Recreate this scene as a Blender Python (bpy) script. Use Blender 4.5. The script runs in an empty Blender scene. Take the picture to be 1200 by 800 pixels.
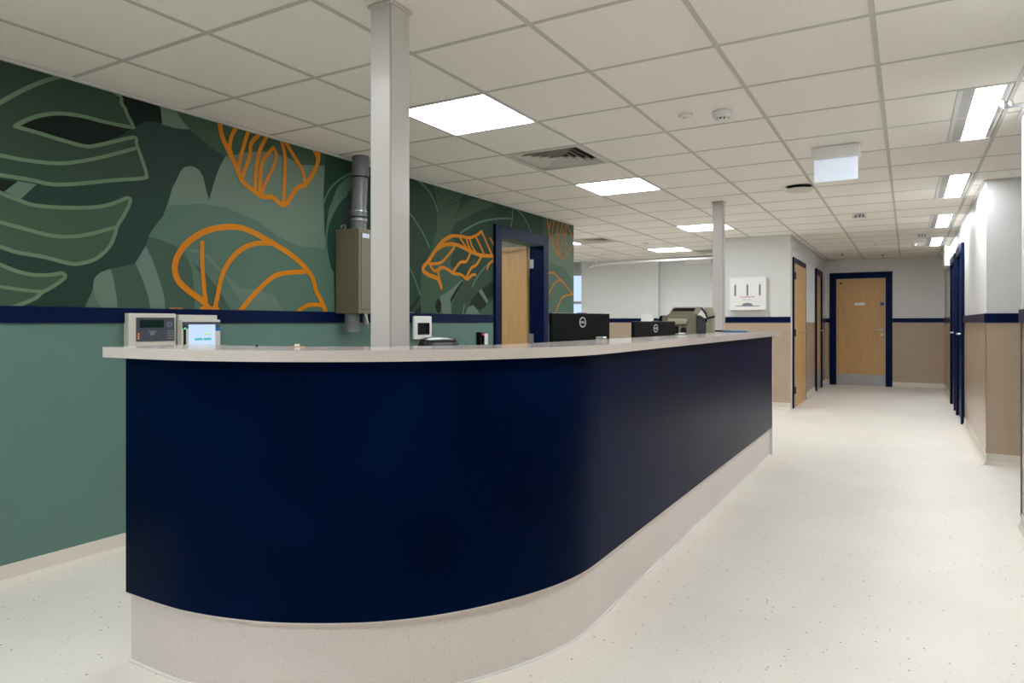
import bpy, bmesh, math, random
from mathutils import Vector, Matrix
from mathutils.geometry import tessellate_polygon
C = bpy.context.scene.collection
SC = bpy.context.scene
random.seed(4)

# ------------------------------------------------------------ camera, world, exposure
cam = bpy.data.cameras.new('camera'); camo = bpy.data.objects.new('camera', cam); C.objects.link(camo)
camo.location = (0, 0, 1.2); camo.rotation_euler = (math.radians(90), 0, math.radians(30.1))
cam.sensor_width = 36; cam.lens = 24; cam.shift_y = -22.5/1200; cam.clip_start = .02
SC.camera = camo
w = bpy.data.worlds.new('world'); SC.world = w; w.use_nodes = True
w.node_tree.nodes['Background'].inputs[0].default_value = (.55, .72, 1, 1)
w.node_tree.nodes['Background'].inputs[1].default_value = 1.3
SC.view_settings.view_transform = 'Standard'; SC.view_settings.look = 'None'
SC.view_settings.gamma = 1; SC.view_settings.use_curve_mapping = False
SC.view_settings.exposure = 0.13
PANEL_POWER = 17.5      # emission of the square light panels
TUBE_POWER = 46.0       # emission of the long corridor lights

# ------------------------------------------------------------ materials
def lin(c):
    return tuple(((v/255)/12.92 if v/255 <= .04045 else ((v/255+.055)/1.055)**2.4) for v in c)
def mat(name, rgb, rough=.6, metal=0, noise=0, scale=40, bump=0, emit=0, emit_rgb=None, spec=.5, coat=0):
    m = bpy.data.materials.new(name); m.use_nodes = True
    nt = m.node_tree; b = nt.nodes['Principled BSDF']
    col = (*lin(rgb), 1)
    b.inputs['Base Color'].default_value = col
    b.inputs['Roughness'].default_value = rough; b.inputs['Metallic'].default_value = metal
    b.inputs['Specular IOR Level'].default_value = spec
    b.inputs['Coat Weight'].default_value = coat; b.inputs['Coat Roughness'].default_value = .08
    if noise or bump:
        tc = nt.nodes.new('ShaderNodeTexCoord')
        n = nt.nodes.new('ShaderNodeTexNoise'); n.inputs['Scale'].default_value = scale; n.inputs['Detail'].default_value = 5
        nt.links.new(tc.outputs['Object'], n.inputs['Vector'])
        if noise:
            r = nt.nodes.new('ShaderNodeMixRGB'); r.blend_type = 'MULTIPLY'; r.inputs[0].default_value = 1
            cr = nt.nodes.new('ShaderNodeMapRange'); cr.inputs[1].default_value = .3; cr.inputs[2].default_value = .7
            cr.inputs[3].default_value = 1-noise; cr.inputs[4].default_value = 1+noise*.3
            nt.links.new(n.outputs['Fac'], cr.inputs[0])
            r.inputs[1].default_value = col
            nt.links.new(cr.outputs[0], r.inputs[2]); nt.links.new(r.outputs[0], b.inputs['Base Color'])
        if bump:
            bp = nt.nodes.new('ShaderNodeBump'); bp.inputs['Strength'].default_value = bump; bp.inputs['Distance'].default_value = .002
            nt.links.new(n.outputs['Fac'], bp.inputs['Height']); nt.links.new(bp.outputs[0], b.inputs['Normal'])
    if emit:
        b.inputs['Emission Color'].default_value = (*(lin(emit_rgb) if emit_rgb else lin(rgb)), 1)
        b.inputs['Emission Strength'].default_value = emit
    return m
def speckle(name, rgb, rough, scale, amt=.09, dark=(120, 108, 95), keep=.5, coat=0):
    m = mat(name, rgb, rough, coat=coat); nt = m.node_tree; b = nt.nodes['Principled BSDF']
    tc = nt.nodes.new('ShaderNodeTexCoord'); last = None
    base = nt.nodes.new('ShaderNodeTexNoise'); base.inputs['Scale'].default_value = 1.6; base.inputs['Detail'].default_value = 3
    nt.links.new(tc.outputs['Object'], base.inputs['Vector'])
    mr = nt.nodes.new('ShaderNodeMapRange'); mr.inputs[1].default_value = .3; mr.inputs[2].default_value = .7
    mr.inputs[3].default_value = .95; mr.inputs[4].default_value = 1.02; nt.links.new(base.outputs['Fac'], mr.inputs[0])
    mx = nt.nodes.new('ShaderNodeMixRGB'); mx.blend_type = 'MULTIPLY'; mx.inputs[0].default_value = 1
    mx.inputs[1].default_value = (*lin(rgb), 1); nt.links.new(mr.outputs[0], mx.inputs[2]); last = mx.outputs[0]
    for i, (sc, a, col) in enumerate(((scale, amt, dark), (scale*1.9, amt*1.1, (165, 155, 140)))):
        v = nt.nodes.new('ShaderNodeTexVoronoi'); v.inputs['Scale'].default_value = sc
        nt.links.new(tc.outputs['Object'], v.inputs['Vector'])
        lt = nt.nodes.new('ShaderNodeMath'); lt.operation = 'LESS_THAN'; lt.inputs[1].default_value = a
        nt.links.new(v.outputs['Distance'], lt.inputs[0])
        sx = nt.nodes.new('ShaderNodeSeparateColor'); nt.links.new(v.outputs['Color'], sx.inputs[0])
        l2 = nt.nodes.new('ShaderNodeMath'); l2.operation = 'LESS_THAN'; l2.inputs[1].default_value = keep
        nt.links.new(sx.outputs[0], l2.inputs[0])
        mu = nt.nodes.new('ShaderNodeMath'); mu.operation = 'MULTIPLY'
        nt.links.new(lt.outputs[0], mu.inputs[0]); nt.links.new(l2.outputs[0], mu.inputs[1])
        m2 = nt.nodes.new('ShaderNodeMixRGB'); nt.links.new(mu.outputs[0], m2.inputs[0])
        nt.links.new(last, m2.inputs[1]); m2.inputs[2].default_value = (*lin(col), 1); last = m2.outputs[0]
    nt.links.new(last, b.inputs['Base Color'])
    return m
def wood(name, rgb):
    m = mat(name, rgb, .42); nt = m.node_tree; b = nt.nodes['Principled BSDF']
    tc = nt.nodes.new('ShaderNodeTexCoord'); mp = nt.nodes.new('ShaderNodeMapping')
    mp.inputs['Scale'].default_value = (16, 16, 1.3)
    n = nt.nodes.new('ShaderNodeTexNoise'); n.inputs['Scale'].default_value = 4; n.inputs['Detail'].default_value = 7
    nt.links.new(tc.outputs['Object'], mp.inputs[0]); nt.links.new(mp.outputs[0], n.inputs['Vector'])
    cr = nt.nodes.new('ShaderNodeValToRGB'); a = lin(rgb)
    cr.color_ramp.elements[0].position = .3; cr.color_ramp.elements[0].color = (a[0]*.9, a[1]*.88, a[2]*.84, 1)
    cr.color_ramp.elements[1].position = .7; cr.color_ramp.elements[1].color = (a[0]*1.08, a[1]*1.08, a[2]*1.06, 1)
    nt.links.new(n.outputs['Fac'], cr.inputs[0]); nt.links.new(cr.outputs[0], b.inputs['Base Color'])
    return m
M = dict(
    floor=speckle('speckled_vinyl', (234, 227, 216), .5, 26, .1, keep=.45),
    skirt=speckle('speckled_skirting', (222, 214, 200), .5, 26, .1, keep=.4),
    plinth=speckle('plinth_vinyl', (224, 215, 209), .5, 90, .16, (190, 178, 165), .5),
    stone=speckle('quartz_worktop', (212, 202, 195), .12, 110, .14, (176, 168, 158), .5),
    white=mat('white_paint', (216, 216, 212), .55, noise=.02, scale=8),
    beige=mat('beige_sheet', (180, 159, 137), .22, noise=.03, scale=5),
    sage=mat('sage_sheet', (96, 125, 116), .45, spec=.2, noise=.05, scale=4),
    navy=mat('navy_laminate', (0, 18, 52), .3, noise=.5, scale=2.0, spec=.1),
    navyp=mat('navy_paint', (0, 10, 52), .4, spec=.2),
    tile=mat('ceiling_tile', (244, 238, 228), .85, noise=.04, scale=60, bump=.15),
    grid=mat('ceiling_grid', (194, 190, 180), .6),
    slab=mat('slab', (150, 150, 150), .9),
    wood=wood('door_veneer', (204, 162, 108)),
    steel=mat('brushed_steel', (190, 190, 188), .32, metal=1),
    plate=mat('kick_plate', (176, 176, 174), .45, metal=.6),
    chrome=mat('chrome', (215, 215, 215), .15, metal=1),
    column=mat('column_paint', (198, 194, 188), .3),
    coldark=mat('column_joint', (170, 162, 152), .5),
    black=mat('black_plastic', (6, 6, 8), .4, spec=.18),
    black2=mat('black_gloss', (8, 10, 12), .12),
    leather=mat('black_leather', (16, 16, 18), .32, noise=.2, scale=30, bump=.3),
    plastic=mat('white_plastic', (232, 230, 226), .35),
    plastic2=mat('cream_plastic', (205, 202, 190), .4),
    panelgrey=mat('slate_plastic', (64, 68, 78), .4),
    lcd=mat('green_lcd', (14, 40, 36), .15),
    khaki=mat('khaki_metal', (112, 106, 86), .45),
    pvc=mat('grey_pipe', (112, 113, 118), .35),
    printer=mat('taupe_plastic', (132, 126, 106), .45),
    printerl=mat('light_taupe_plastic', (168, 162, 142), .45),
    dgrey=mat('dark_grey', (46, 46, 50), .5),
    hole=mat('dark_opening', (10, 10, 10), .8),
    vent=mat('vent_white', (205, 200, 190), .5),
    red=mat('red_print', (190, 60, 55), .5),
    blue=mat('blue_print', (30, 95, 160), .4),
    folder=mat('blue_folder', (36, 96, 150), .4),
    teal=mat('teal_print', (70, 180, 180), .4, emit=.3),
    lime=mat('lime_print', (190, 220, 120), .4, emit=.3),
    screen=mat('lit_screen', (200, 222, 250), .2, emit=.3),
    redled=mat('red_led', (255, 30, 40), .3, emit=2.5),
    greenled=mat('green_led', (60, 220, 120), .3, emit=.8),
    amber=mat('amber_led', (255, 160, 60), .3, emit=1.2),
    diffuser=mat('light_panel', (255, 255, 255), .4, emit=PANEL_POWER, emit_rgb=(243, 249, 255)),
    tube=mat('tube_lens', (255, 255, 255), .4, emit=TUBE_POWER, emit_rgb=(243, 249, 255)),
    sign=mat('lit_sign', (225, 235, 250), .3, emit=.3, emit_rgb=(232, 240, 255)),
    alu=mat('aluminium_reflector', (178, 176, 172), .5),
    label=mat('pale_blue_label', (215, 230, 245), .4),
    glyph=mat('glyph_grey', (120, 125, 135), .4),
)
M['navy'].node_tree.nodes['Principled BSDF'].inputs['IOR'].default_value = 1.25
for k in ('navy', 'navyp'): M[k].node_tree.nodes['Principled BSDF'].inputs['Specular Tint'].default_value = (.45, .7, 1, 1)
gm = bpy.data.materials.new('window_glass'); gm.use_nodes = True
gb = gm.node_tree.nodes['Principled BSDF']; gb.inputs['Transmission Weight'].default_value = 1
gb.inputs['Roughness'].default_value = 0; gb.inputs['IOR'].default_value = 1.05; M['glass'] = gm
MC = {  # mural paints
    'base': (118, 146, 126), 'light': (138, 160, 144), 'lightblue': (134, 158, 148), 'mid': (110, 142, 126), 'midlight': (130, 154, 138),
    'midshade': (84, 112, 96), 'deep': (46, 76, 66), 'black': (14, 30, 22), 'leafdark': (78, 108, 86), 'leaf': (66, 92, 74),
    'leaf2': (82, 112, 90), 'dark': (48, 82, 66), 'deepgreen': (18, 50, 36), 'line': (136, 162, 130), 'vein': (118, 156, 138),
    'darkvein': (52, 80, 58), 'orange': (198, 120, 2)}
MULT = (.53, .55, .52)
def unlin(c): return tuple(255*(12.92*v if v <= .0031308 else 1.055*v**(1/2.4)-.055) for v in c)
MC = {k: (v if k == 'orange' else unlin([a*m for a, m in zip(lin(v), MULT)])) for k, v in MC.items()}
MM = {k: mat('paint_'+k, v, .6, noise=.03, scale=3, spec=.2) for k, v in MC.items()}

# ------------------------------------------------------------ builders
class B:
    def __init__(s): s.bm = bmesh.new()
    def box(s, x0, x1, y0, y1, z0, z1, bev=0):
        vs = [s.bm.verts.new(p) for p in ((x0,y0,z0),(x1,y0,z0),(x1,y1,z0),(x0,y1,z0),(x0,y0,z1),(x1,y0,z1),(x1,y1,z1),(x0,y1,z1))]
        fs = [s.bm.faces.new([vs[i] for i in f]) for f in ((0,3,2,1),(4,5,6,7),(0,1,5,4),(1,2,6,5),(2,3,7,6),(3,0,4,7))]
        if bev:
            es = list({e for f in fs for e in f.edges})
            bmesh.ops.bevel(s.bm, geom=es, offset=bev, segments=2, affect='EDGES', profile=.5)
        return s
    def prism(s, pts, axis, a, b):          # polygon in the two other axes, extruded along axis
        def P(p, t):
            return (t, p[0], p[1]) if axis == 0 else (p[0], t, p[1]) if axis == 1 else (p[0], p[1], t)
        lo = [s.bm.verts.new(P(p, a)) for p in pts]; hi = [s.bm.verts.new(P(p, b)) for p in pts]
        n = len(pts)
        for i in range(n): s.bm.faces.new((lo[i], lo[(i+1) % n], hi[(i+1) % n], hi[i]))
        s.bm.faces.new(lo[::-1]); s.bm.faces.new(hi)
        return s
    def cyl(s, c, r, h, axis=2, n=24, r2=None):   # from c along axis by h
        r2 = r if r2 is None else r2
        A = []
        for rr, t in ((r, 0), (r2, h)):
            ring = []
            for i in range(n):
                a = 2*math.pi*i/n; u, v = rr*math.cos(a), rr*math.sin(a)
                p = (c[0]+u, c[1]+v, c[2]+t) if axis == 2 else (c[0]+t, c[1]+u, c[2]+v) if axis == 0 else (c[0]+u, c[1]+t, c[2]+v)
                ring.append(s.bm.verts.new(p))
            A.append(ring)
        for i in range(n): s.bm.faces.new((A[0][i], A[0][(i+1) % n], A[1][(i+1) % n], A[1][i]))
        s.bm.faces.new(A[0][::-1]); s.bm.faces.new(A[1])
        return s
    def tube(s, pts, r, n=10):
        pts = [Vector(p) for p in pts]; rings = []
        for i, p in enumerate(pts):
            t = (pts[min(i+1, len(pts)-1)]-pts[max(i-1, 0)]).normalized()
            up = Vector((0, 0, 1)) if abs(t.z) < .9 else Vector((1, 0, 0))
            a = t.cross(up).normalized(); b = a.cross(t)
            rr = r[i] if isinstance(r, (list, tuple)) else r
            rings.append([s.bm.verts.new(p+a*rr*math.cos(2*math.pi*k/n)+b*rr*math.sin(2*math.pi*k/n)) for k in range(n)])
        for q in range(len(rings)-1):
            for k in range(n): s.bm.faces.new((rings[q][k], rings[q][(k+1) % n], rings[q+1][(k+1) % n], rings[q+1][k]))
        s.bm.faces.new(rings[0][::-1]); s.bm.faces.new(rings[-1])
        return s
    def ring(s, c, r0, r1, h, axis=2, n=32):
        def P(rr, a, t):
            u, v = rr*math.cos(a), rr*math.sin(a)
            return (c[0]+u, c[1]+v, c[2]+t) if axis == 2 else (c[0]+t, c[1]+u, c[2]+v) if axis == 0 else (c[0]+u, c[1]+t, c[2]+v)
        V = [[s.bm.verts.new(P(rr, 2*math.pi*i/n, t)) for rr, t in ((r0, 0), (r1, 0), (r1, h), (r0, h))] for i in range(n)]
        for i in range(n):
            j = (i+1) % n
            for k in range(4): s.bm.faces.new((V[i][k], V[j][k], V[j][(k+1) % 4], V[i][(k+1) % 4]))
        return s
    def quadstrip(s, A, Bp):
        a = [s.bm.verts.new(p) for p in A]; b = [s.bm.verts.new(p) for p in Bp]
        for i in range(len(a)-1): s.bm.faces.new((a[i], a[i+1], b[i+1], b[i]))
        return s
    def obj(s, name, m, parent=None, smooth=False, label=None, kind=None):
        bmesh.ops.recalc_face_normals(s.bm, faces=s.bm.faces[:])
        me = bpy.data.meshes.new(name); s.bm.to_mesh(me); s.bm.free()
        me.materials.append(M[m] if isinstance(m, str) else m)
        if smooth:
            for p in me.polygons: p.use_smooth = True
            try: me.set_sharp_from_angle(angle=math.radians(35))
            except Exception: pass
        o = bpy.data.objects.new(name, me); C.objects.link(o)
        if parent is not None: o.parent = parent
        if label: o['label'] = label
        if kind: o['kind'] = kind
        return o
def child(o, parent): o.parent = parent; return o
def tag(o, label, cat, group=None):
    o['label'] = label; o['category'] = cat
    if group: o['group'] = group
    return o
def thing(name, label, cat, loc=(0, 0, 0), rz=0, group=None):
    o = bpy.data.objects.new(name, None); C.objects.link(o); o.location = loc; o.rotation_euler = (0, 0, rz)
    o.empty_display_size = .1
    return tag(o, label, cat, group)
def dup(o, label=None, loc=None, rz=None, parent=None):
    r = o.copy(); C.objects.link(r)
    if parent is not None: r.parent = parent
    if label: r['label'] = label
    if loc is not None: r.location = loc
    if rz is not None: r.rotation_euler = (0, 0, rz)
    for ch in list(o.children): dup(ch, parent=r)
    return r
def text(body, size, m, parent, loc, rot, name='lettering', extrude=.0006, label=None):
    cu = bpy.data.curves.new(name, 'FONT'); cu.body = body; cu.size = size; cu.extrude = extrude
    cu.align_x = 'CENTER'; cu.align_y = 'CENTER'
    t = bpy.data.objects.new(name, cu); C.objects.link(t)
    bpy.context.view_layer.update()
    me = bpy.data.meshes.new_from_object(t.evaluated_get(bpy.context.evaluated_depsgraph_get()))
    bpy.data.objects.remove(t); me.materials.clear(); me.materials.append(M[m])
    o = bpy.data.objects.new(name, me); C.objects.link(o); o.parent = parent; o.location = loc; o.rotation_euler = rot
    if label: o['label'] = label
    return o
def structure(o): o['kind'] = 'structure'; return o
MURAL_SHAPES = [
    ('light', 0, [(2.457,2.361),(2.919,2.372),(3.518,2.356),(3.518,1.281),(2.489,1.276),(2.291,1.424),(2.213,1.605),(2.242,1.715),(2.352,1.952),(2.393,2.296)]),
    ('mid', 0, [(2.321,1.843),(2.367,1.859),(2.556,1.892),(2.706,1.889),(2.919,1.844),(3.108,1.756),(3.268,1.716),(3.518,1.722),(3.518,1.269),(2.489,1.266),(2.291,1.273),(2.213,1.665),(2.242,1.738),(2.291,1.8)]),
    ('midlight', 0, [(2.43,1.615),(2.556,1.587),(2.682,1.485),(2.854,1.272),(2.919,1.273),(3.136,1.276),(3.066,1.375),(2.919,1.413),(2.804,1.408),(2.682,1.505),(2.59,1.59),(2.511,1.623)]),
    ('deep', 0, [(0.947,2.399),(2.286,2.399),(2.286,2.336),(2.291,2.29),(2.352,2.291),(2.452,2.306),(2.556,2.257),(2.694,2.198),(2.659,2.137),(2.636,2.082),(2.607,1.995),(2.584,1.919),(2.567,1.964),(2.556,2.007),(2.544,2.05),(2.522,2.08),(2.489,2.096),(2.457,2.095),(2.425,2.081),(2.404,2.058),(2.378,2.004),(2.352,1.952),(2.327,1.867),(2.296,1.787),(2.242,1.715),(2.213,1.665),(2.197,1.612),(2.139,1.514),(2.074,1.493),(2.001,1.475),(1.96,1.455),(1.934,1.431),(1.925,1.41),(1.921,1.362),(1.882,1.266),(0.947,1.262)]),
    ('black', 0, [(1.727,2.399),(2.274,2.399),(2.286,2.336),(2.291,2.3),(2.242,2.297),(2.188,2.278),(2.11,2.218),(2.001,2.138),(1.926,2.087),(1.844,2.035),(1.69,2.042)]),
    ('light', 0, [(2.274,2.399),(2.378,2.399),(2.413,2.34),(2.457,2.305),(2.404,2.294),(2.355,2.29),(2.291,2.297),(2.289,2.346)]),
    ('leafdark', 0, [(2.367,2.399),(2.919,2.399),(3.669,2.399),(3.669,2.335),(3.502,2.304),(3.283,2.267),(3.194,2.289),(3.08,2.299),(2.971,2.292),(2.867,2.264),(2.767,2.226),(2.694,2.198),(2.624,2.221),(2.556,2.254),(2.457,2.307),(2.413,2.34)]),
    ('midshade', 0, [(2.003,1.475),(2.074,1.493),(2.139,1.514),(2.175,1.441),(2.208,1.35),(2.227,1.267),(2.042,1.264),(2.029,1.366)]),
    ('light', 0, [(2.012,1.473),(1.96,1.455),(1.934,1.431),(1.925,1.41),(1.921,1.374),(1.934,1.328),(1.968,1.263),(2.047,1.264),(2.038,1.344),(2.025,1.419)]),
    ('mid', 0, [(1.921,1.366),(1.876,1.262),(1.968,1.263),(1.934,1.319)]),
    ('lightblue', 0, [(2.197,1.612),(2.232,1.546),(2.271,1.446),(2.301,1.353),(2.311,1.269),(2.227,1.267),(2.208,1.35),(2.175,1.441),(2.139,1.514)]),
    ('midshade', 0, [(2.213,1.665),(2.291,1.652),(2.378,1.625),(2.436,1.577),(2.473,1.507),(2.484,1.409),(2.489,1.271),(2.311,1.269),(2.301,1.353),(2.271,1.446),(2.232,1.546),(2.197,1.612)]),
    ('midshade', 0, [(2.478,1.546),(2.556,1.492),(2.659,1.381),(2.736,1.27),(2.578,1.268),(2.573,1.363),(2.533,1.466)]),
    ('leaf', 0, [(1.322,2.399),(2.025,2.399),(2.033,2.376),(2.069,2.351),(2.083,2.319),(2.11,2.272),(2.124,2.235),(2.101,2.22),(1.96,2.22),(1.836,2.227),(1.765,2.212),(1.671,2.175),(1.572,2.102),(1.671,2.095),(1.785,2.084),(1.885,2.08),(1.947,2.1),(2.033,2.137),(2.133,2.182),(2.156,2.124),(2.184,2.048),(2.199,1.99),(2.17,1.971),(2.012,1.929),(1.804,1.873),(1.653,1.853),(1.322,1.877)]),
    ('black', 1, [(1.596,2.112),(1.653,2.157),(1.727,2.19),(1.824,2.207),(1.926,2.207),(2.101,2.215),(2.012,2.145),(1.905,2.095),(1.836,2.088),(1.69,2.099)]),
    ('black', 0, [(1.322,1.841),(1.582,1.85),(1.53,1.795),(1.322,1.879)]),
    ('midlight', 0, [(1.586,1.853),(1.664,1.851),(1.596,1.772),(1.53,1.795)]),
    ('leaf2', 0, [(1.322,1.843),(1.582,1.766),(1.653,1.753),(1.765,1.759),(1.96,1.787),(2.033,1.818),(2.092,1.854),(2.114,1.848),(2.083,1.772),(2.042,1.7),(2.033,1.672),(2.001,1.589),(1.937,1.524),(1.86,1.488),(1.804,1.489),(1.69,1.506),(1.582,1.521),(1.322,1.601)]),
    ('leaf2', 0, [(1.322,1.535),(1.582,1.435),(1.653,1.423),(1.727,1.428),(1.773,1.439),(1.793,1.419),(1.727,1.366),(1.683,1.328),(1.589,1.262),(1.322,1.262)]),
    ('dark', 0, [(3.51,2.39),(5.77,2.399),(5.77,1.289),(3.534,1.282),(3.584,1.557),(3.518,1.698),(3.502,1.847),(3.493,2.098)]),
    ('mid', 0, [(3.518,1.861),(3.543,2.003),(3.635,2.183),(3.775,2.302),(3.979,2.386),(3.979,2.098),(3.847,1.938),(3.687,1.682),(3.593,1.564),(3.601,1.27),(3.502,1.269),(3.493,1.666)]),
    ('dark', 1, [(3.847,2.239),(3.669,2.083),(3.551,1.901),(3.526,1.759),(3.551,1.64),(3.593,1.558),(3.757,1.499),(4.037,1.513),(4.037,2.272)]),
    ('dark', 0, [(5.77,2.399),(6.959,2.399),(6.959,2.103),(5.77,2.145)]),
    ('leaf2', 0, [(4.796,2.399),(5.279,2.399),(5.188,2.333),(5.169,2.236),(5.119,2.105),(5.047,2.011),(5.174,1.807),(5.286,1.578),(5.272,1.275),(4.61,1.269),(4.592,1.398),(4.615,1.644),(4.753,1.83),(4.771,1.88),(4.833,2.02),(4.831,2.24)]),
    ('leaf2', 1, [(5.781,2.399),(5.754,2.349),(5.612,2.3),(5.358,2.209),(5.216,2.145),(5.119,2.107),(5.106,2.142),(5.169,2.236),(5.279,2.316),(5.409,2.368),(5.578,2.397),(5.719,2.399)]),
    ('dark', 0, [(5.174,1.963),(5.49,1.849),(5.77,1.857),(5.77,1.602),(5.272,1.569),(5.039,1.718),(5.052,1.796)]),
    ('midlight', 0, [(4.877,1.425),(5.026,1.487),(5.174,1.572),(5.244,1.595),(5.119,1.452),(5.039,1.373),(5.052,1.273),(4.909,1.272)]),
    ('leaf', 0, [(5.258,1.576),(5.46,1.648),(5.751,1.813),(5.77,1.602),(5.46,1.464),(5.314,1.34),(5.279,1.275),(5.052,1.281),(5.09,1.413)]),
    ('black', 1, [(4.853,1.406),(4.894,1.369),(4.883,1.294),(4.838,1.286),(4.808,1.33),(4.818,1.376)]),
    ('black', 0, [(5.244,1.575),(5.158,1.493),(5.039,1.373),(5.026,1.403),(5.119,1.499),(5.209,1.574)]),
    ('deepgreen', 0, [(5.35,1.36),(5.387,1.422),(5.498,1.498),(5.651,1.388),(5.612,1.345),(5.535,1.323),(5.46,1.322)]),
    ('deepgreen', 0, [(5.551,1.519),(5.77,1.619),(5.77,1.475),(5.671,1.409)]),
    ('midlight', 0, [(5.498,1.498),(5.551,1.525),(5.675,1.409),(5.651,1.379)]),
    ('midlight', 0, [(5.314,1.34),(5.401,1.365),(5.49,1.31),(5.535,1.278),(5.272,1.275)]),
    ('leaf2', 0, [(5.612,1.345),(5.77,1.433),(5.77,1.28),(5.535,1.278),(5.535,1.323)]),
    ('deepgreen', 0, [(4.433,1.309),(4.592,1.434),(4.58,1.383),(4.455,1.281)]),
    ('deepgreen', 0, [(4.5,1.267),(4.603,1.355),(4.603,1.268)]),
    ('mid', 0, [(6.832,2.399),(7.65,2.399),(7.65,1.262),(6.832,1.262)]),
    ('leafdark', 0, [(6.832,2.399),(7.65,2.399),(7.65,2.256),(7.408,2.27),(7.178,2.254),(7.002,2.185),(6.832,2.119)]),
    ('light', 0, [(6.832,2.109),(7.002,2.18),(7.178,2.249),(7.408,2.265),(7.65,2.25),(7.65,1.699),(7.361,1.847),(7.089,1.888),(6.832,1.869)]),
]
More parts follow.
